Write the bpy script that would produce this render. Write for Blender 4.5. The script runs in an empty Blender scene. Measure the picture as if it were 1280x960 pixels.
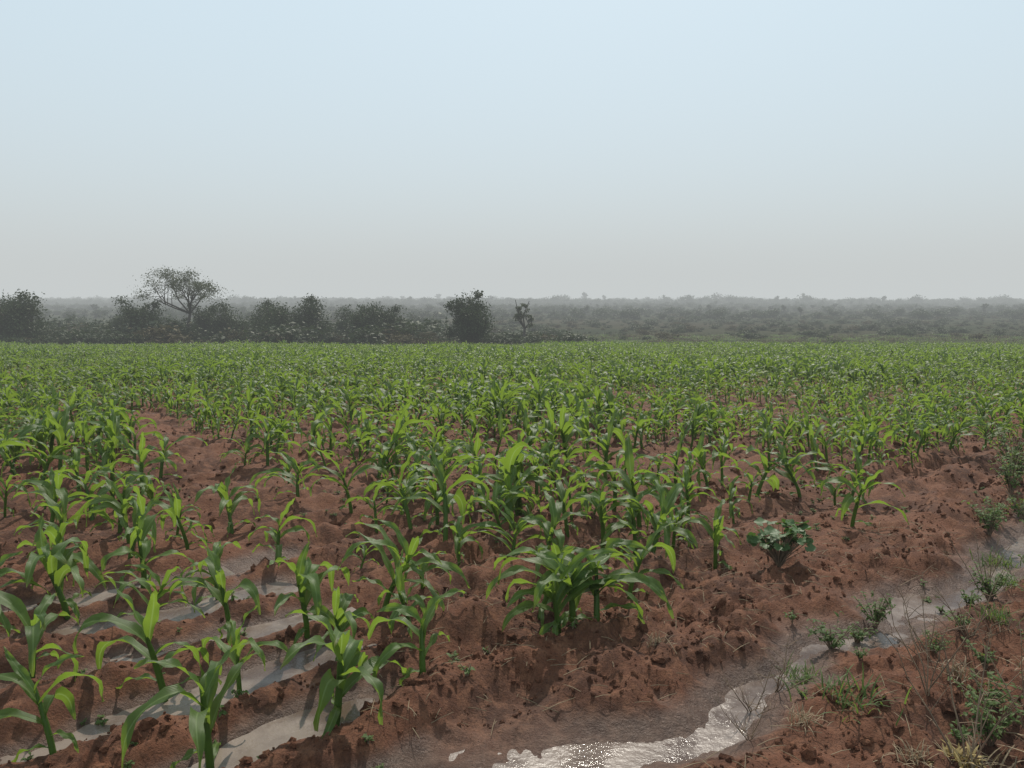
import bpy, math, random
import numpy as np
from mathutils import Vector, Matrix, Euler
random.seed(7); R=np.random.RandomState(11)
scene=bpy.context.scene

# ------------------------------------------------------------ helpers
TAB=np.random.RandomState(3).rand(65536)
def vn(x,y,seed=0):
    xi=np.floor(x).astype(np.int64); yi=np.floor(y).astype(np.int64)
    fx=x-xi; fy=y-yi
    fx=fx*fx*(3-2*fx); fy=fy*fy*(3-2*fy)
    def h(a,b): return TAB[((a*73856093)^(b*19349663)^(seed*83492791))&65535]
    return (h(xi,yi)*(1-fx)+h(xi+1,yi)*fx)*(1-fy)+(h(xi,yi+1)*(1-fx)+h(xi+1,yi+1)*fx)*fy
def sm(a,b,x):
    t=np.clip((x-a)/(b-a),0,1); return t*t*(3-2*t)
CA,SA=math.cos(math.radians(40)),math.sin(math.radians(40))
KY=[-60,0,8,20,40,75,110,200,400,700,1000,3200]
KZ=[0,0,0,-.3,-1.0,-2.18,-2.7,-2.2,-.5,1.5,2.4,4]
def chan_c(a):
    return 1.93+.25*(1-sm(1.95,2.6,a))+.05*np.sin(a*2.1)+.03*np.sin(a*5.3+1)
def terrain(x,y,detail=True):
    x=np.asarray(x,float); y=np.asarray(y,float)
    a=x*CA+y*SA; s=-x*SA+y*CA
    z=np.interp(y,KY,KZ)
    z=z+sm(90,300,y)*(vn(x/90,y/110,5)-.5)*2.4*sm(80,500,y)+sm(500,1200,y)*(vn(x/300,y/400,6)-.5)*8
    sw=s+.16*(vn(x*1.1,y*1.1,8)-.5)+.07*(vn(x*3.3,y*3.3,7)-.5)
    near=1-sm(10,40,y)
    infield=sm(2.3,2.6,s)
    lz=(1-sm(-.4,.5,x-(-.55-.45*(y-3.3))))*(1-sm(5.0,6.2,s))
    amp=(.022+.014*near)*(.25+1.5*vn(x*.9,y*.9,9))*(1-lz)+.048*lz
    fur=-np.cos((sw-2.45)/.52*2*math.pi)
    z=z+infield*amp*fur*(1-sm(60,64,y))
    z=z+lz*.07*(vn(x*1.9,y*1.9,66)-.5)
    c=chan_c(a); d=s-c+.16*(vn(x*2.6,y*2.6,15)-.5)
    wid=.12+.17*(1-sm(1.9,2.5,a))+.10*sm(3.7,4.5,a)+.05*vn(a*2,a*0,10)
    fade=1-sm(10,16,a)
    z=z-(.085-.012*(1-sm(1.6,2.6,a)))*np.exp(-(d/wid)**2)*fade
    z=z+.07*np.exp(-((d-.55)/.28)**2)*fade*sm(2.0,2.8,a)*(.4+1.1*vn(x*1.7,y*1.7,12))
    z=z+.025*np.exp(-((d+.42)/.25)**2)*fade*(.4+1.1*vn(x*2,y*2,13))
    z=z+.07*np.exp(-(((x+.25)/.35)**2+((y-4.2)/.9)**2))
    w=wetness(x,y,z)
    rough=(1-.66*w)
    if detail:
        n=0
        for f,am,sd in ((2.2,.052,20),(4.7,.056,21),(9.5,.036,22),(17,.027,23),(31,.018,24),(57,.012,25)):
            v=vn(x*f+sd,y*f+.37*x,sd)
            v=1-np.abs(2*v-1) if sd in (21,23,25) else v
            n=n+am*(v-.5)
        patch=.5+1.05*vn(x*.8,y*.8,31)
        z=z+n*rough*patch*(1-.6*sm(20,60,y))
    return z
def wetzone(x,y):
    left=(1-sm(-.15,.15,x-(-.55-.45*(y-3.3))+.3*(vn(x*2,y*2,77)-.5)))*(1-sm(5.1,5.6,-x*SA+y*CA))
    a=x*CA+y*SA; s=-x*SA+y*CA
    ch=np.exp(-((s-chan_c(a)+.2*(vn(x*2.6,y*2.6,15)-.5))/.33)**2)*(1-sm(7,9,a))
    return np.clip(left+ch,0,1)
def wetness(x,y,z):
    return wetzone(x,y)*(1-sm(-.025,.03,z))

def nd(nt,t,**k):
    n=nt.nodes.new(t)
    for a,b in k.items(): setattr(n,a,b)
    return n
def newmat(name):
    m=bpy.data.materials.new(name); m.use_nodes=True; nt=m.node_tree
    for n in list(nt.nodes): nt.nodes.remove(n)
    out=nd(nt,'ShaderNodeOutputMaterial'); return m,nt,out
def mixc(nt,f,a,b,mode='MIX'):
    n=nd(nt,'ShaderNodeMix',data_type='RGBA',blend_type=mode)
    for i,v in ((0,f),(6,a),(7,b)):
        if isinstance(v,bpy.types.NodeSocket): nt.links.new(v,n.inputs[i])
        elif isinstance(v,(int,float)): n.inputs[i].default_value=v
        else: n.inputs[i].default_value=(*v,1)
    return n.outputs[2]
def mth(nt,op,a,b=0.0,c=None):
    n=nd(nt,'ShaderNodeMath',operation=op)
    for i,v in enumerate((a,b) if c is None else (a,b,c)):
        if isinstance(v,bpy.types.NodeSocket): nt.links.new(v,n.inputs[i])
        else: n.inputs[i].default_value=v
    return n.outputs[0]
def mr(nt,v,a,b,c=0,d=1):
    n=nd(nt,'ShaderNodeMapRange',interpolation_type='SMOOTHSTEP'); nt.links.new(v,n.inputs[0])
    for i,q in enumerate((a,b,c,d)): n.inputs[i+1].default_value=q
    return n.outputs[0]
def noise(nt,vec,scale,det=4,rough=.55):
    n=nd(nt,'ShaderNodeTexNoise'); n.inputs['Scale'].default_value=scale
    n.inputs['Detail'].default_value=det; n.inputs['Roughness'].default_value=rough
    if vec is not None: nt.links.new(vec,n.inputs['Vector'])
    return n.outputs[0]

# ------------------------------------------------------------ materials
def soil_material(name,clod=False):
    m,nt,out=newmat(name)
    pos=nd(nt,'ShaderNodeNewGeometry').outputs['Position']
    n1=noise(nt,pos,1.3,6); n2=noise(nt,pos,14,6,.65); n3=noise(nt,pos,90,4,.6)
    c=mixc(nt,mr(nt,n1,.38,.62),(.072,.027,.0135),(.145,.054,.026))
    c=mixc(nt,mr(nt,n2,.42,.7),c,(.195,.083,.043))
    c=mixc(nt,mr(nt,n3,.46,.72,0,.6),c,(.038,.016,.009))
    b=nd(nt,'ShaderNodeBsdfPrincipled')
    if not clod:
        w=nd(nt,'ShaderNodeAttribute',attribute_name='wet').outputs['Fac']
        wetc=mixc(nt,mr(nt,n2,.3,.7),(.068,.036,.024),(.135,.082,.058))
        c=mixc(nt,w,c,wetc)
        sep=nd(nt,'ShaderNodeSeparateXYZ'); nt.links.new(pos,sep.inputs[0])
        mp=nd(nt,'ShaderNodeMapping'); mp.inputs['Scale'].default_value=(.5,1,1); nt.links.new(pos,mp.inputs[0])
        g1=noise(nt,mp.outputs[0],.03,5); g2=noise(nt,mp.outputs[0],.009,4); g3=noise(nt,pos,.5,4)
        far=mixc(nt,mr(nt,g1,.40,.58),(.036,.036,.016),(.018,.026,.010))
        far=mixc(nt,mr(nt,g2,.5,.62,0,.8),far,(.038,.030,.017))
        far=mixc(nt,mr(nt,g3,.45,.7,0,.5),far,(.018,.021,.010))
        yy=mth(nt,'ADD',sep.outputs[1],mth(nt,'MULTIPLY',g3,6.0))
        c=mixc(nt,mr(nt,yy,63,67),c,far)
        rr=nd(nt,'ShaderNodeMapRange'); nt.links.new(w,rr.inputs[0]); rr.inputs[3].default_value=.9; rr.inputs[4].default_value=.36
        nt.links.new(rr.outputs[0],b.inputs['Roughness'])
        # far scrub land is leafy and matt, without the sheen of bare earth
        nt.links.new(mr(nt,yy,63,67,.28,.02),b.inputs['Specular IOR Level'])
    else:
        b.inputs['Roughness'].default_value=.95; b.inputs['Specular IOR Level'].default_value=.25
    nt.links.new(c,b.inputs['Base Color'])
    bp=nd(nt,'ShaderNodeBump'); bp.inputs['Strength'].default_value=.9; bp.inputs['Distance'].default_value=.02
    hb=mth(nt,'ADD',noise(nt,pos,38,7,.72),mth(nt,'MULTIPLY',n3,.5)); nt.links.new(hb,bp.inputs['Height'])
    nt.links.new(bp.outputs[0],b.inputs['Normal']); nt.links.new(b.outputs[0],out.inputs[0])
    return m
M_soil=soil_material('red_soil'); M_clod=soil_material('soil_clod',True)

def leaf_material(name,c1,c2,tr,rough=.42,rib=None,transmix=.4,spec=.5):
    m,nt,out=newmat(name)
    g=nd(nt,'ShaderNodeNewGeometry'); oi=nd(nt,'ShaderNodeObjectInfo')
    c=mixc(nt,g.outputs['Random Per Island'],c1,c2)
    c=mixc(nt,mth(nt,'MULTIPLY',oi.outputs['Random'],.5),c,tuple(v*1.35 for v in c2))
    t=mixc(nt,g.outputs['Random Per Island'],tr,tuple(v*.65 for v in tr))
    b=nd(nt,'ShaderNodeBsdfPrincipled')
    if rib:
        at=nd(nt,'ShaderNodeAttribute',attribute_name='lf'); sp=nd(nt,'ShaderNodeSeparateXYZ')
        nt.links.new(at.outputs['Vector'],sp.inputs[0])
        ac=mth(nt,'ABSOLUTE',sp.outputs[0])
        c=mixc(nt,mr(nt,ac,.05,.16,.75,0),c,rib)
        t=mixc(nt,mr(nt,ac,.05,.16,.6,0),t,(.30,.42,.12))
        wv=mth(nt,'SINE',mth(nt,'MULTIPLY',sp.outputs[0],38.0))
        bp=nd(nt,'ShaderNodeBump'); bp.inputs['Strength'].default_value=.25; bp.inputs['Distance'].default_value=.002
        nt.links.new(wv,bp.inputs['Height']); nt.links.new(bp.outputs[0],b.inputs['Normal'])
        tip=mr(nt,sp.outputs[1],.85,1.0,0,.6); c=mixc(nt,tip,c,(.24,.2,.06))
    nt.links.new(c,b.inputs['Base Color']); b.inputs['Roughness'].default_value=rough
    b.inputs['Specular IOR Level'].default_value=spec
    tl=nd(nt,'ShaderNodeBsdfTranslucent'); nt.links.new(t,tl.inputs[0])
    ms=nd(nt,'ShaderNodeMixShader'); ms.inputs[0].default_value=transmix
    nt.links.new(b.outputs[0],ms.inputs[1]); nt.links.new(tl.outputs[0],ms.inputs[2]); nt.links.new(ms.outputs[0],out.inputs[0])
    return m
M_maize=leaf_material('maize_leaf',(.044,.090,.016),(.080,.136,.024),(.25,.37,.040),.46,(.15,.22,.07),.45,.32)
M_tree=leaf_material('tree_foliage',(.028,.038,.018),(.055,.068,.030),(.05,.07,.025),.6,None,.25,.15)
M_acac=leaf_material('acacia_foliage',(.05,.055,.032),(.085,.09,.05),(.09,.11,.04),.6,None,.25,.2)
M_weed=leaf_material('weed_leaf',(.050,.085,.022),(.085,.130,.034),(.20,.30,.05),.6,None,.40,.2)
M_gourd=leaf_material('gourd_leaf',(.045,.085,.03),(.08,.13,.045),(.12,.23,.04),.55,None,.3,.3)
M_dry=leaf_material('dry_straw',(.15,.11,.065),(.27,.20,.12),(.2,.15,.07),.7,None,.2,.3)
M_scrubdry=leaf_material('dry_scrub',(.07,.058,.034),(.11,.088,.050),(.08,.07,.03),.8,None,.2,.1)
M_head=leaf_material('dry_seed_head',(.30,.22,.09),(.42,.32,.14),(.35,.25,.08),.7,None,.3,.2)
def simple(name,c,r=.9):
    m,nt,out=newmat(name); b=nd(nt,'ShaderNodeBsdfPrincipled')
    p=nd(nt,'ShaderNodeNewGeometry').outputs['Position']
    cc=mixc(nt,mr(nt,noise(nt,p,9,5),.35,.65),c,tuple(v*1.7 for v in c)); nt.links.new(cc,b.inputs['Base Color'])
    b.inputs['Roughness'].default_value=r; nt.links.new(b.outputs[0],out.inputs[0]); return m
M_bark=simple('bark',(.05,.04,.032))
M_twig=simple('dry_stem',(.14,.095,.06))
def water_mat(name,c1,c2,r0,r1,bs):
    m,nt,out=newmat(name)
    b=nd(nt,'ShaderNodeBsdfPrincipled'); pos=nd(nt,'ShaderNodeNewGeometry').outputs['Position']
    cc=mixc(nt,mr(nt,noise(nt,pos,2.2,6,.6),.40,.60),c1,c2); nt.links.new(cc,b.inputs['Base Color'])
    rr=mr(nt,noise(nt,pos,5,5),.38,.62,r0,r1); nt.links.new(rr,b.inputs['Roughness']); b.inputs['IOR'].default_value=1.36
    b.inputs['Specular IOR Level'].default_value=.45
    bp=nd(nt,'ShaderNodeBump'); bp.inputs['Strength'].default_value=bs; bp.inputs['Distance'].default_value=.008
    nt.links.new(noise(nt,pos,26,5,.65),bp.inputs['Height']); nt.links.new(bp.outputs[0],b.inputs['Normal']); nt.links.new(b.outputs[0],out.inputs[0])
    return m
M_water=water_mat('muddy_water',(.075,.044,.03),(.18,.135,.11),.10,.36,.45)
M_fwater=water_mat('silty_furrow_water',(.085,.055,.04),(.20,.155,.125),.12,.40,.4)

# ------------------------------------------------------------ ground
rows=[-60,-30,-15,-8,-4,-2,-.5]
y=0.6
while y<3200: 
    rows.append(y); y+=max(.012,.0085*y)
rows=np.array(rows); NC=700
u=np.linspace(-1,1,NC); uu=.36*u+.64*u**3
W=6+1.15*np.abs(rows)
X=W[:,None]*uu[None,:]; Y=np.repeat(rows[:,None],NC,1)
Z=terrain(X,Y); wet=wetness(X,Y,Z)
nr=len(rows); co=np.stack([X,Y,Z],-1).reshape(-1,3)
me=bpy.data.meshes.new('ground'); me.vertices.add(len(co)); me.vertices.foreach_set('co',co.ravel())
idx=np.arange(nr*NC).reshape(nr,NC)
q=np.stack([idx[:-1,:-1],idx[:-1,1:],idx[1:,1:],idx[1:,:-1]],-1).reshape(-1,4)
me.loops.add(q.size); me.loops.foreach_set('vertex_index',q.ravel())
me.polygons.add(len(q)); me.polygons.foreach_set('loop_start',np.arange(0,q.size,4)); me.polygons.foreach_set('loop_total',np.full(len(q),4))
me.update(); at=me.attributes.new('wet','FLOAT','POINT'); at.data.foreach_set('value',wet.ravel())
me.polygons.foreach_set('use_smooth',np.ones(len(q),bool))
me.materials.append(M_soil); go=bpy.data.objects.new('ground',me); scene.collection.objects.link(go)
print('ground',len(co))

# ------------------------------------------------------------ mesh builder
class MB:
    def __init__(s): s.v=[];s.f=[];s.m=[];s.lf=[]
    def add(s,vs,fs,mi=0,lf=None):
        o=len(s.v); s.v+=vs; s.f+=[tuple(i+o for i in f) for f in fs]; s.m+=[mi]*len(fs)
        s.lf+=lf if lf else [(0.5,0,0)]*len(vs)
    def tube(s,pts,rad,n=6,mi=0):
        vs=[];fs=[]
        for k,(p,r) in enumerate(zip(pts,rad)):
            d=(pts[min(k+1,len(pts)-1)]-pts[max(k-1,0)]).normalized()
            a=d.orthogonal().normalized(); b=d.cross(a)
            for j in range(n):
                t=2*math.pi*j/n; vs.append(tuple(p+a*math.cos(t)*r+b*math.sin(t)*r))
        for k in range(len(pts)-1):
            for j in range(n):
                fs.append((k*n+j,k*n+(j+1)%n,(k+1)*n+(j+1)%n,(k+1)*n+j))
        s.add(vs,fs,mi)
    def mesh(s,name,mats):
        me=bpy.data.meshes.new(name); me.from_pydata([tuple(v) for v in s.v],[],s.f)
        for m in mats: me.materials.append(m)
        me.polygons.foreach_set('material_index',s.m); me.polygons.foreach_set('use_smooth',[True]*len(s.f))
        a=me.attributes.new('lf','FLOAT_VECTOR','POINT'); a.data.foreach_set('vector',np.array(s.lf,float).ravel())
        me.update(); return me
def link(name,me,loc=(0,0,0),rz=0,sc=1,tilt=(0,0)):
    o=bpy.data.objects.new(name,me); scene.collection.objects.link(o)
    o.location=loc; o.rotation_euler=(tilt[0],tilt[1],rz); o.scale=(sc,)*3 if isinstance(sc,(int,float)) else sc
    return o

# ------------------------------------------------------------ maize
def blade(mb,org,az,th0,drop,L,wmax,nl=11,na=4,ripple=.006,fold=.45,twist=0,mi=0,pw=1.4):
    p=Vector(org); vs=[];lf=[];fs=[]; ph=random.uniform(0,6)
    curve=random.uniform(-.7,.7); kink=random.uniform(.3,.8); ka=random.choice((0,0,0,.5))
    for i in range(nl+1):
        t=i/nl; th=max(-1.5,th0-drop*t**pw-(ka if t>kink else 0)); az2=az+curve*t*t
        h=Vector((math.cos(az2),math.sin(az2),0)); T=h*math.cos(th)+Vector((0,0,1))*math.sin(th)
        if i: p=p+T*(L/nl)
        S=Vector((-math.sin(az2),math.cos(az2),0)); N=T.cross(S)
        if N.z<0 and abs(th)<1.57: N=-N
        tw=twist*t; S2=S*math.cos(tw)+N*math.sin(tw); N2=N*math.cos(tw)-S*math.sin(tw)
        w=wmax*min(1,.35+2.2*t)*(1-t**2.2)**.8*.5+.0012
        fo=fold*(1-.6*t)
        for j in range(na+1):
            a=-1+2*j/na
            rp=ripple*math.sin(t*17+ph+(1.5 if a>0 else 0))*abs(a)**2*min(1,3*t)
            q=p+S2*(a*w*math.cos(fo))+N2*(abs(a)*w*math.sin(fo)+rp)
            vs.append(tuple(q)); lf.append((a,t,0))
    for i in range(nl):
        for j in range(na):
            k=i*(na+1)+j; fs.append((k,k+1,k+na+2,k+na+1))
    mb.add(vs,fs,mi,lf)
def maize_mesh(seed,nl=11,na=4):
    random.seed(seed); mb=MB()
    hs=random.uniform(.23,.34); lean=Vector((random.uniform(-.07,.07),random.uniform(-.07,.07),0))
    pts=[Vector((0,0,-.05))]+[lean*(k/4)**1.5+Vector((0,0,hs*k/4)) for k in range(1,5)]
    mb.tube(pts,[.016,.015,.014,.012,.007],7,0)
    n=random.choice((7,8,9,10,11)); az0=random.uniform(0,6.28)
    for i in range(n):
        f=i/(n-1)
        k=.15+.85*f**.8; org=lean*k**1.5+Vector((0,0,hs*k))
        az=az0+(math.pi if i%2 else 0)+random.gauss(0,.5)
        if i<2: L=random.uniform(.16,.28); th=random.uniform(.2,.8); dr=random.uniform(1.2,2.0); w=.036
        elif f<.82: L=random.uniform(.30,.52); th=random.uniform(.8,1.28); dr=random.uniform(1.5,2.9); w=random.uniform(.056,.080)
        else: L=random.uniform(.22,.36); th=random.uniform(1.0,1.42); dr=random.uniform(.5,1.9); w=random.uniform(.044,.062)
        blade(mb,org,az,th,dr,L,w,nl,na,twist=random.uniform(-1.2,1.2),ripple=.011,pw=random.uniform(1.05,1.8))
    return mb.mesh('maize_plant',[M_maize])
hi=[maize_mesh(100+i,14,4) for i in range(20)]
lo=[maize_mesh(200+i,7,2) for i in range(10)]

def src_collection(name,meshes):
    c=bpy.data.collections.new(name)
    for i,me in enumerate(meshes):
        o=bpy.data.objects.new(f'{name}_{i:02d}',me); c.objects.link(o)
    return c
def instancer(name,col,P,rot,scl,idx):
    me=bpy.data.meshes.new(name); n=len(P); me.vertices.add(n); me.vertices.foreach_set('co',np.asarray(P,float).ravel())
    a=me.attributes.new('irot','FLOAT_VECTOR','POINT'); a.data.foreach_set('vector',np.asarray(rot,float).ravel())
    a=me.attributes.new('iscl','FLOAT_VECTOR','POINT'); a.data.foreach_set('vector',np.asarray(scl,float).ravel())
    a=me.attributes.new('iidx','INT','POINT'); a.data.foreach_set('value',np.asarray(idx,np.int32))
    me.update(); o=bpy.data.objects.new(name,me); scene.collection.objects.link(o)
    ng=bpy.data.node_groups.new(name+'_scatter','GeometryNodeTree')
    ng.interface.new_socket('Geometry',in_out='INPUT',socket_type='NodeSocketGeometry')
    ng.interface.new_socket('Geometry',in_out='OUTPUT',socket_type='NodeSocketGeometry')
    gi=ng.nodes.new('NodeGroupInput'); gout=ng.nodes.new('NodeGroupOutput')
    ip=ng.nodes.new('GeometryNodeInstanceOnPoints'); ci=ng.nodes.new('GeometryNodeCollectionInfo')
    ci.inputs['Collection'].default_value=col; ci.inputs['Separate Children'].default_value=True; ci.inputs['Reset Children'].default_value=True
    def na(nm,t):
        q=ng.nodes.new('GeometryNodeInputNamedAttribute'); q.data_type=t; q.inputs['Name'].default_value=nm
        return [s for s in q.outputs if s.enabled][0]
    ng.links.new(gi.outputs[0],ip.inputs['Points']); ng.links.new(ci.outputs[0],ip.inputs['Instance'])
    ip.inputs['Pick Instance'].default_value=True
    ng.links.new(na('iidx','INT'),ip.inputs['Instance Index'])
    ng.links.new(na('irot','FLOAT_VECTOR'),ip.inputs['Rotation']); ng.links.new(na('iscl','FLOAT_VECTOR'),ip.inputs['Scale'])
    ng.links.new(ip.outputs[0],gout.inputs[0])
    md=o.modifiers.new('scatter','NODES'); md.node_group=ng
    return o

near=[(-1.12,2.83,.47),(-1.68,2.80,.36),(-2.09,3.35,.43),(-1.51,3.35,.47),(-2.40,4.2,.48),(-2.15,4.55,.48),(-1.41,3.89,.42),
(-.72,3.12,.52),(-1.04,3.94,.44),(-.69,4.2,.46),(-.39,3.39,.44),(.31,3.99,.56),(.15,4.24,.46),(.43,3.94,.50),(.68,4.55,.42),
(.92,5.14,.48),(.94,5.78,.54),(0,5.14,.44),(.41,5.78,.46),(-.33,4.9,.34),(1.35,5.19,.40),(2.59,5.99,.46),(2.17,7.0,.52),
(-2.23,5.4,.40),(-2.06,5.78,.42),(-1.55,5.14,.38),(-1.29,6.33,.44),(.2,4.9,.44),(.62,5.35,.46),(-1.9,4.0,.34),(-.95,4.9,.22),(-.5,4.35,.26),(-2.75,3.9,.48),(-2.55,3.2,.44),
(-.82,3.72,.36),(-2.7,4.7,.46),(-2.5,5.1,.46),(.24,3.92,.44),(-3.0,5.2,.48),(-2.9,5.8,.5),(-3.3,5.6,.48),(.85,5.4,.44),(1.15,5.6,.40),(1.75,6.2,.3),
(-1.72,4.55,.36),(-.5,3.85,.32),(-1.2,3.4,.34)]
rn=random.Random(12)
nx=np.array([p[0] for p in near]); ny=np.array([p[1] for p in near]); nz=terrain(nx,ny)
for i,(px,py,h) in enumerate(near):
    link('maize_plant',hi[(i*7+3)%20],(px,py,float(nz[i])-.01),rn.uniform(0,6.28),h/.46,(rn.uniform(-.16,.16),rn.uniform(-.16,.16)))
# crop rows
def segd(x,y,a,b):
    ax,ay=a;bx,by=b; L=(bx-ax)**2+(by-ay)**2
    t=np.clip(((x-ax)*(bx-ax)+(y-ay)*(by-ay))/L,0,1); return np.hypot(x-ax-t*(bx-ax),y-ay-t*(by-ay))
PX=[];PY=[]
s0=2.45+.26
S=np.arange(s0,110,.52); 
for s in S:
    a=np.arange(-70,110,.25); a=a+R.uniform(-.12,.12,len(a)); ss=s+R.uniform(-.13,.13,len(a))
    PX.append(a*CA-ss*SA); PY.append(a*SA+ss*CA)
PX=np.concatenate(PX);PY=np.concatenate(PY)
edge=62+2.5*np.sin(PX*.11)+.02*PX
k=(PY>4.6)&(PY<edge)&(np.abs(PX)<5+.80*PY)
PX=PX[k];PY=PY[k]
ss=-PX*SA+PY*CA; aa=PX*CA+PY*SA
wob=.25*(vn(PX,PY,43)-.5)
k=(segd(PX,PY,(-6.3,13.2),(-2.0,6.1))+wob>.42)&(segd(PX,PY,(-2.0,6.1),(-.4,4.5))+wob>.42)&(segd(PX,PY,(1.6,8.6),(3.0,7.4))>.55)
k&=(ss-chan_c(aa)>.95+.9*vn(PX*.7,PY*.7,40)) 
k&=np.min(np.hypot(PX[:,None]-nx[None],PY[:,None]-ny[None]),1)>.30
dens=np.where(PY<8,.68,.92)*(.36+1.22*vn(PX*.45,PY*.45,41)); k&=R.rand(len(PX))<dens
PX=PX[k];PY=PY[k];n=len(PX);print('maize',n)
sc=(.60+.50*vn(PX*.25,PY*.25,42))*R.uniform(.58,1.25,n)
P=np.stack([PX,PY,terrain(PX,PY)-.01],1)
rot=np.stack([R.uniform(-.22,.22,n),R.uniform(-.22,.22,n),R.uniform(0,6.28,n)],1)
nearm=PY<13
colh=src_collection('maize_variant',hi); coll=src_collection('maize_far_variant',lo)
scl=np.stack([sc,sc,sc*R.uniform(.88,1.22,n)],1)
instancer('maize_crop',colh,P[nearm],rot[nearm],scl[nearm],R.randint(0,20,nearm.sum()))
instancer('maize_crop',coll,P[~nearm],rot[~nearm],scl[~nearm]*1.05,R.randint(0,10,(~nearm).sum()))

# ------------------------------------------------------------ soil clods
import bmesh
def clod(seed):
    bm=bmesh.new(); bmesh.ops.create_icosphere(bm,subdivisions=2,radius=1); rr=random.Random(seed)
    off=[rr.uniform(0,50) for _ in range(3)]
    from mathutils import noise as mn
    for v in bm.verts:
        q=v.co*1.3+Vector(off); v.co*=(.75+.55*mn.noise(q)+.25*mn.noise(q*2.5)); v.co.z*=.75
    me=bpy.data.meshes.new('clod'); bm.to_mesh(me); bm.free(); me.materials.append(M_clod); return me
cc=src_collection('clod_variant',[clod(i) for i in range(8)])
n=60000
cy=1.6+11*R.rand(n)**1.5; cx=R.uniform(-1,1,n)*(1.5+.8*cy)
wz=wetness(cx,cy,terrain(cx,cy,False)); s_=-cx*SA+cy*CA; a_=cx*CA+cy*SA; dd=s_-chan_c(a_)
bare=(.25+.75*np.exp(-((dd-.6)/.45)**2)+.5*(vn(cx,cy,50)>.6))*(.3+1.1*vn(cx*3,cy*3,51))
k=(R.rand(n)<bare)&(wz<.25); cx=cx[k];cy=cy[k];n=len(cx)
r=np.clip(.0072*np.exp(R.normal(0,.70,n)),.003,.05); r*=np.where(cy>6,1.3,1)
P=np.stack([cx,cy,terrain(cx,cy)-r*.05],1)
instancer('soil_clods',cc,P,R.uniform(0,6.28,(n,3)),r[:,None]*R.uniform(.7,1.3,(n,3)),R.randint(0,8,n))

# ------------------------------------------------------------ water
def water(s_c,a0,a1,hw,z,curve=False):
    vs=[];fs=[];N=90
    for i in range(N+1):
        a=a0+(a1-a0)*i/N; c=float(chan_c(np.array(a))) if curve else s_c
        zz=z+(.012*(1-float(sm(1.7,2.7,np.array(a)))) if curve else 0)
        for j in (-1,-.33,.33,1):
            s=c+j*hw; vs.append((a*CA-s*SA,a*SA+s*CA,zz))
    for i in range(N):
        for j in range(3): k=i*4+j; fs.append((k,k+1,k+5,k+4))
    return vs,fs
mb=MB(); mb.add(*water(0,.2,8.5,.30,-.061,True)); 
link('channel_water',mb.mesh('channel_water',[M_water]))
mb=MB()
for i in range(1,6):
    a1=[1.2,1.85,2.05,2.15,2.05,1.85][i]
    mb.add(*water(2.45+.52*i,-2.5,a1,.21,-.024+.0015*i))
link('furrow_water',mb.mesh('furrow_water',[M_fwater]))

# ------------------------------------------------------------ weeds
def leafy(seed,n=14,h=.25,spread=.2,ll=.05,lw=.03,mat=M_weed,rnd=False,per=9):
    random.seed(seed); mb=MB()
    for i in range(n):
        az=random.uniform(0,6.28); rr=spread*random.uniform(.2,1); hh=h*random.uniform(.5,1)
        pts=[Vector((math.cos(az)*rr*t**1.2,math.sin(az)*rr*t**1.2,hh*t-.02*(t==0))) for t in (0,.3,.6,1)]
        mb.tube(pts,[.004,.003,.0025,.0015],4,1)
        for k in range(per):
            t=random.uniform(.35,1) if per>1 else 1; j=min(2,int(t*3)); f=t*3-j; p=pts[j].lerp(pts[j+1],min(1,f))
            s=random.uniform(.7,1.3)
            if rnd:
                a0=random.uniform(0,6.28); th=random.uniform(-.6,.6); Rm=Euler((th,random.uniform(-.6,.6),a0)).to_matrix()
                vs=[tuple(p)]; R0=ll*s
                for q in range(14):
                    ph=2*math.pi*q/14; rad=R0*(1+.12*math.cos(5*ph))*(.25 if q==0 else 1)
                    vs.append(tuple(p+Rm@Vector((math.cos(ph)*rad,math.sin(ph)*rad,.3*rad*(.5+.5*math.sin(3*ph))))))
                mb.add(vs,[(0,q+1,(q+1)%14+1) for q in range(14)],0)
            else: blade(mb,p,random.uniform(0,6.28),random.uniform(-.1,.8),random.uniform(.3,1.2),ll*s,lw*s,4,2,0,.3)
    return mb.mesh('weed',[mat,M_twig])
def tuft(seed,n=70,h=.22,mat=M_weed,spread=.06,w=.006):
    random.seed(seed); mb=MB()
    for i in range(n):
        az=random.uniform(0,6.28); o=(random.gauss(0,spread),random.gauss(0,spread),-.01)
        blade(mb,o,az,random.uniform(.9,1.5),random.uniform(.3,1.5),h*random.uniform(.5,1.1),w,5,1,0,0)
    return mb.mesh('grass_tuft',[mat])
def tz(x,y): return float(terrain(np.array([x]),np.array([y]))[0])
def put(name,me,x,y,sc=1,rz=0): return link(name,me,(x,y,tz(x,y)),rz,sc)
put('gourd_plant',leafy(1,80,.26,.19,.034,0,M_gourd,True,1),1.69,4.95)
wA=leafy(2,12,.2,.18,.034,.017,per=10); wB=leafy(3,18,.28,.22,.036,.018,per=11); wC=leafy(4,9,.12,.13,.028,.014,per=7)
gA=tuft(5,90,.17); gD=tuft(6,60,.18,M_dry)
put('grass_tuft',gA,1.41,3.21,1.0); put('grass_tuft',gA,1.36,3.6,.6,2)
for x,y_,s_ in ((3.3,5.3,.8),(3.0,4.7,.6),(2.5,4.0,.6),(4.2,6.2,.9)): put('grass_tuft',gA,x,y_,s_,x)
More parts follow.
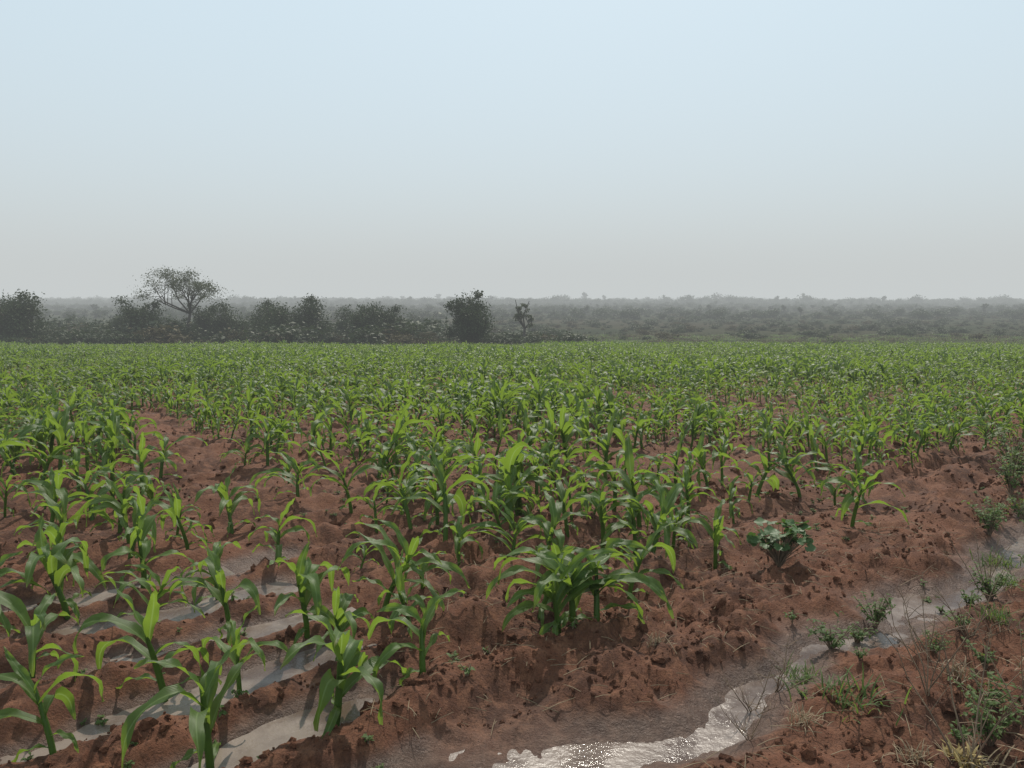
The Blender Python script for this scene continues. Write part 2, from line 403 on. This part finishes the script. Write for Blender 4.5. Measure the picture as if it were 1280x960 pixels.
for x,y_,m_,s_ in ((1.61,3.89,wA,.9),(1.97,4.2,wB,.75),(1.8,4.05,wC,1),(2.76,4.5,wB,.8),(2.55,4.35,wC,1),(1.86,2.97,wB,.8),(1.98,3.2,wA,.9),(1.75,3.0,wC,.9),
    (3.5,5.75,wB,1.0),(3.7,6.1,wA,1.1),(4.3,6.8,wB,1.3),(4.6,7.2,wB,1.4),(2.5,3.6,wB,.9),(2.15,3.5,wC,1.0),(2.35,3.15,wA,1.0),(1.25,3.3,wC,.5),(1.62,3.6,wC,.6),(4.1,6.3,wA,1.2),(3.75,5.5,wB,1.0),
    (2.05,3.75,wA,.6),(2.3,3.95,wC,1.0),(2.9,4.25,wA,.9),(2.2,2.85,wB,.9),(3.3,4.95,wC,1.2),(4.9,6.6,wB,1.3),(5.0,7.9,wB,1.6),(1.5,4.15,wC,.6)):
    put('leafy_weed',m_,x,y_,s_,x*7)
for x,y_,s_ in ((1.72,2.8,.9),(2.0,2.75,1),(1.5,2.85,.5),(2.2,3.05,1),(1.15,3.05,.45),(.7,3.75,.4),(2.35,3.4,.8),(2.0,3.45,.6)):
    put('dry_grass_tuft',gD,x,y_,s_,y_*9)
put('dry_seed_head',tuft(9,90,.11,M_head,.025,.012),1.66,2.84,1)
def drystem(seed,h):
    random.seed(seed); mb=MB()
    for i in range(5):
        az=random.uniform(0,6.28); sp=random.uniform(.05,.3); hh=h*random.uniform(.5,1)
        pts=[Vector((math.cos(az)*sp*t+random.gauss(0,.008),math.sin(az)*sp*t+random.gauss(0,.008),hh*t-.02)) for t in (0,.25,.5,.75,1)]
        mb.tube(pts,[.004,.0035,.003,.002,.001],4,0)
        for k in range(6):
            j=random.randint(1,3); p=pts[j].lerp(pts[j+1],random.random()); d=Vector((random.gauss(0,1),random.gauss(0,1),random.uniform(.3,1.5))).normalized()*random.uniform(.05,.14)
            mb.tube([p,p+d*.6,p+d+Vector((0,0,-.01))],[.002,.0016,.001],3,0)
    return mb.mesh('dry_stem',[M_twig])
dA,dB=drystem(1,.55),drystem(2,.4)
for x,y_,m_,s_ in ((1.68,2.83,dA,1),(1.78,3.3,dA,.9),(1.05,3.35,dB,.7),(1.2,3.5,dB,.8),(2.3,3.9,dB,1),(1.95,3.6,dB,.8),(2.9,4.8,dA,.8),(.95,3.05,dB,.6),(2.05,3.0,dA,.9)):
    put('dry_weed_stalk',m_,x,y_,s_,x*5)
# straw litter
mb=MB(); n=1000; lx=R.uniform(-.6,3.2,n); ly=2.3+R.rand(n)*3.6; lz=terrain(lx,ly)
for i in range(n):
    if wetness(lx[i],ly[i],lz[i])>.4: continue
    a=R.uniform(0,3.14); L=R.uniform(.02,.15); p=Vector((lx[i],ly[i],lz[i]+.012)); d=Vector((math.cos(a),math.sin(a),R.uniform(-.1,.25)))*L
    mb.tube([p-d*.5,p+Vector((0,0,.004)),p+d*.5],[.0014,.0018,.001],3,0)
link('straw_litter',mb.mesh('straw_litter',[M_dry]))
sd=src_collection('seedling_variant',[leafy(30+i,4,.05,.04,.025,.012,per=4) for i in range(3)])
n=400; lx=R.uniform(-3,5,n); ly=2.6+R.rand(n)*5; k=vn(lx*1.2,ly*1.2,60)>.5; lx=lx[k];ly=ly[k];n=len(lx)
r=R.uniform(.5,1.3,n)
instancer('weed_seedlings',sd,np.stack([lx,ly,terrain(lx,ly)],1),np.stack([r*0,r*0,R.uniform(0,6,n)],1),np.stack([r,r,r],1),R.randint(0,3,n))

# ------------------------------------------------------------ trees
def tree_mesh(seed,h,w,style='bushy',leaf=.13,nleaf=5500,mat=M_tree):
    random.seed(seed); rs=np.random.RandomState(seed); mb=MB()
    trunk_h={'bushy':.14,'umbrella':.42,'sparse':.35,'shrub':.04}[style]*h
    r0=.03*h if style!='umbrella' else .022*h
    base=Vector((0,0,-.2)); top=Vector((random.gauss(0,.05)*h,random.gauss(0,.05)*h,trunk_h))
    mb.tube([base,base.lerp(top,.5)+Vector((random.gauss(0,.02)*h,0,0)),top],[r0*1.2,r0,r0*.8],7,1)
    ends=[]
    nlimb={'bushy':11,'umbrella':9,'sparse':6,'shrub':8}[style]
    for i in range(nlimb):
        az=6.28*i/nlimb+random.gauss(0,.3)
        if style=='umbrella': rad=w*.5*random.uniform(.3,.8); z=h*random.uniform(.60,.84)
        elif style=='sparse': rad=w*.5*random.uniform(.2,.8); z=h*random.uniform(.5,.95)
        else: rad=w*.5*random.uniform(.15,.75); z=trunk_h+(h-trunk_h)*random.uniform(.02,.85)
        e=Vector((math.cos(az)*rad,math.sin(az)*rad,z)); mid=top.lerp(e,.5)+Vector((random.gauss(0,.04)*h,random.gauss(0,.04)*h,-.02*h))
        mb.tube([top,mid,e],[r0*.6,r0*.4,r0*.22],5,1)
        for j in range(5 if style!='sparse' else 4):
            q=mid.lerp(e,random.random())
            d=Vector((random.gauss(0,1),random.gauss(0,1),random.gauss(.35,.7))).normalized()
            if style=='umbrella': e2=Vector((q.x+d.x*w*.22,q.y+d.y*w*.22,h*random.uniform(.70,.99)-.14*h*((q.x+d.x*w*.2)**2+(q.y+d.y*w*.2)**2)/(w*.5)**2))
            else: e2=q+d*w*.20
            mb.tube([q,q.lerp(e2,.5)+Vector((random.gauss(0,.02)*h,0,0)),e2],[r0*.25,r0*.18,r0*.07],4,1)
            ends.append(e2)
    per=max(8,nleaf//len(ends))
    for e in ends:
        cr={'bushy':.13,'umbrella':.11,'sparse':.08,'shrub':.14}[style]*w*random.uniform(.6,1.3)
        fl=.5 if style=='umbrella' else .8
        m=int(per*random.uniform(.5,1.4)*(.5 if style=='sparse' else 1))
        C=rs.normal(0,1,(m,3))*np.array([1,1,fl])*cr*.62+np.array(e)
        if style in('bushy','shrub'): C[:,2]=np.maximum(C[:,2],.08)
        A=rs.normal(0,1,(m,3)); A/=np.linalg.norm(A,axis=1)[:,None]
        B=np.cross(A,rs.normal(0,1,(m,3))); B/=np.linalg.norm(B,axis=1)[:,None]
        s=leaf*rs.uniform(.5,1.2,(m,1))
        V=np.stack([C-A*s,C+B*s*.5,C+A*s,C-B*s*.5],1).reshape(-1,3)
        mb.add([tuple(v) for v in V],[(4*k,4*k+1,4*k+2,4*k+3) for k in range(m)],0)
    return mb.mesh('tree',[mat,M_bark])
def puttree(name,me,x,y,rz=0,sc=1): return link(name,me,(x,y,float(terrain(np.array([x]),np.array([y]),False)[0])-.05),rz,sc)
puttree('acacia_tree',tree_mesh(1,7.2,6.6,'umbrella',.085,7500,M_acac),-31,76)
puttree('bushy_tree',tree_mesh(2,5.2,4.5,'bushy',.12,11000),-4.0,70)
puttree('sparse_tree',tree_mesh(3,4.6,2.4,'sparse',.10,2600,M_acac),1.2,77)
T=[tree_mesh(10+i,4.3,4.6,'bushy',.13,6200) for i in range(5)]
for i,(x,y_,s_) in enumerate(((-46,73,1.15),(-43.2,71,1.05),(-49.5,74,1.15),(-34.5,75,1.0),(-27.5,78,.95),(-22.2,75,1.0),(-19.4,77,1.02),(-14.0,77,1.05),(-12.2,79,.9),(-53,76,1.1),(-37.5,80,.95),(-25,82,.95),(-40,84,.95),(-30.5,80,.9),(-17,84,.85),(-56,80,1.2))):
    puttree('broadleaf_tree',T[i%5],x,y_,i*1.3,s_)
sh=[tree_mesh(40+i,1.6,2.3,'shrub',.12,900) for i in range(4)]
dr=[tree_mesh(50+i,1.3,2.0,'shrub',.12,500,M_scrubdry) for i in range(2)]
shc=src_collection('shrub_variant',sh+dr)
L=[]
for i in range(300):
    x=random.uniform(-70,-9) ; L.append((x,random.uniform(68,110),random.uniform(.5,1.6)))
for i in range(40): L.append((random.uniform(-9,7),random.uniform(69,84),random.uniform(.35,.9)))
L+=[(26.5,65,.45),(-3.2,69,.7),(-.8,71,.7),(.3,72,.6),(2.1,74,.6),(-1.6,73,.8)]
for i in range(6500): 
    yy=90+420*random.random()**.75; L.append((random.uniform(-.3,.85)*yy,yy,random.choice((.18,.2,.25,.3,.35,.4,.7))*random.uniform(.7,1.2)))
L=np.array(L); n=len(L)
zz=terrain(L[:,0],L[:,1],False)-.05
instancer('scrub_bushes',shc,np.stack([L[:,0],L[:,1],zz],1),np.stack([zz*0,zz*0,R.uniform(0,6,n)],1),np.stack([L[:,2]*R.uniform(1.2,3.2,n),L[:,2]*1.6,L[:,2]],1),
   np.where(R.rand(n)<.30,R.randint(4,6,n),R.randint(0,4,n)))
dt=[tree_mesh(60+i,5,5.4,'bushy',.34,900) for i in range(5)]+[tree_mesh(70,7,3.2,'sparse',.36,900)]
dc=src_collection('distant_tree_variant',dt)
ys=np.concatenate([R.uniform(100,200,70),R.uniform(200,650,2200),R.uniform(450,1300,9000)]); xs=R.uniform(-.85,.85,len(ys))*ys
xs[:70]=-np.abs(xs[:70])-8
k=(vn(xs/60,ys/40,70)>.30)|(ys<450)|(R.rand(len(ys))<.5); xs=xs[k];ys=ys[k];n=len(xs)
s=R.uniform(.3,1.0,n)*np.where(ys<550,.55,1.1)
s=np.where((R.rand(n)<.03)&(ys>450),s*1.5,s)
instancer('distant_trees',dc,np.stack([xs,ys,terrain(xs,ys,False)-.2],1),np.stack([s*0,s*0,R.uniform(0,6,n)],1),np.stack([s*1.7,s*1.7,s*1.1],1),R.choice(6,n,p=[.2,.2,.2,.2,.15,.05]))
gc=src_collection('margin_grass_variant',[tuft(80,60,.45,M_scrubdry,.3,.02),tuft(81,60,.4,M_weed,.3,.02)])
n=3600; xs=R.uniform(-66,66,n); ys=64+R.rand(n)**1.5*50; s=R.uniform(.4,1.2,n)
instancer('margin_grass',gc,np.stack([xs,ys,terrain(xs,ys,False)],1),np.stack([s*0,s*0,R.uniform(0,6,n)],1),np.stack([s*1.6,s*1.6,s],1),R.randint(0,2,n))

# ------------------------------------------------------------ haze
D=.00135
m,nt,out=newmat('haze'); ab=nd(nt,'ShaderNodeVolumeAbsorption'); ab.inputs[0].default_value=(0,0,0,1); ab.inputs[1].default_value=D
em=nd(nt,'ShaderNodeEmission'); em.inputs[0].default_value=(.575,.605,.605,1); em.inputs[1].default_value=D  # haze glows by itself; emission stands in for sunlight scattered in the air
ad=nd(nt,'ShaderNodeAddShader'); nt.links.new(ab.outputs[0],ad.inputs[0]); nt.links.new(em.outputs[0],ad.inputs[1]); nt.links.new(ad.outputs[0],out.inputs['Volume'])
bm=bmesh.new(); bmesh.ops.create_cube(bm,size=1); me=bpy.data.meshes.new('haze'); bm.to_mesh(me); bm.free(); me.materials.append(m)
o=link('glowing_haze',me,(0,1900,55)); o.scale=(7600,4200,165)

# ------------------------------------------------------------ light, sky, camera
EL,AZ=math.radians(46),math.radians(8)
w=bpy.data.worlds.new('World'); scene.world=w; w.use_nodes=True; nt=w.node_tree
bg=nt.nodes['Background']; sk=nd(nt,'ShaderNodeTexSky',sky_type='NISHITA'); sk.sun_disc=False; sk.sun_elevation=EL; sk.sun_rotation=AZ
sk.dust_density=1.0; sk.air_density=1.0; sk.ozone_density=1.5
mx=mixc(nt,.72,sk.outputs[0],(8.1,10.4,11.6))
nt.links.new(mx,bg.inputs[0]); bg.inputs[1].default_value=.101
sd_=Vector((math.sin(AZ)*math.cos(EL),math.cos(AZ)*math.cos(EL),math.sin(EL)))
l=bpy.data.lights.new('sun','SUN'); l.energy=5.0; l.angle=math.radians(.6); l.color=(1,.93,.82)
o=bpy.data.objects.new('sun',l); scene.collection.objects.link(o); o.rotation_euler=sd_.to_track_quat('Z','Y').to_euler(); o.location=(0,0,30)
c=bpy.data.cameras.new('camera'); c.lens=28.25; c.sensor_width=36; c.clip_end=9000; c.clip_start=.05
o=bpy.data.objects.new('camera',c); scene.collection.objects.link(o); o.location=(0,0,1.7); o.rotation_euler=(math.radians(84.3),0,0); scene.camera=o
scene.view_settings.view_transform='Standard'; scene.view_settings.look='None'; scene.view_settings.exposure=0
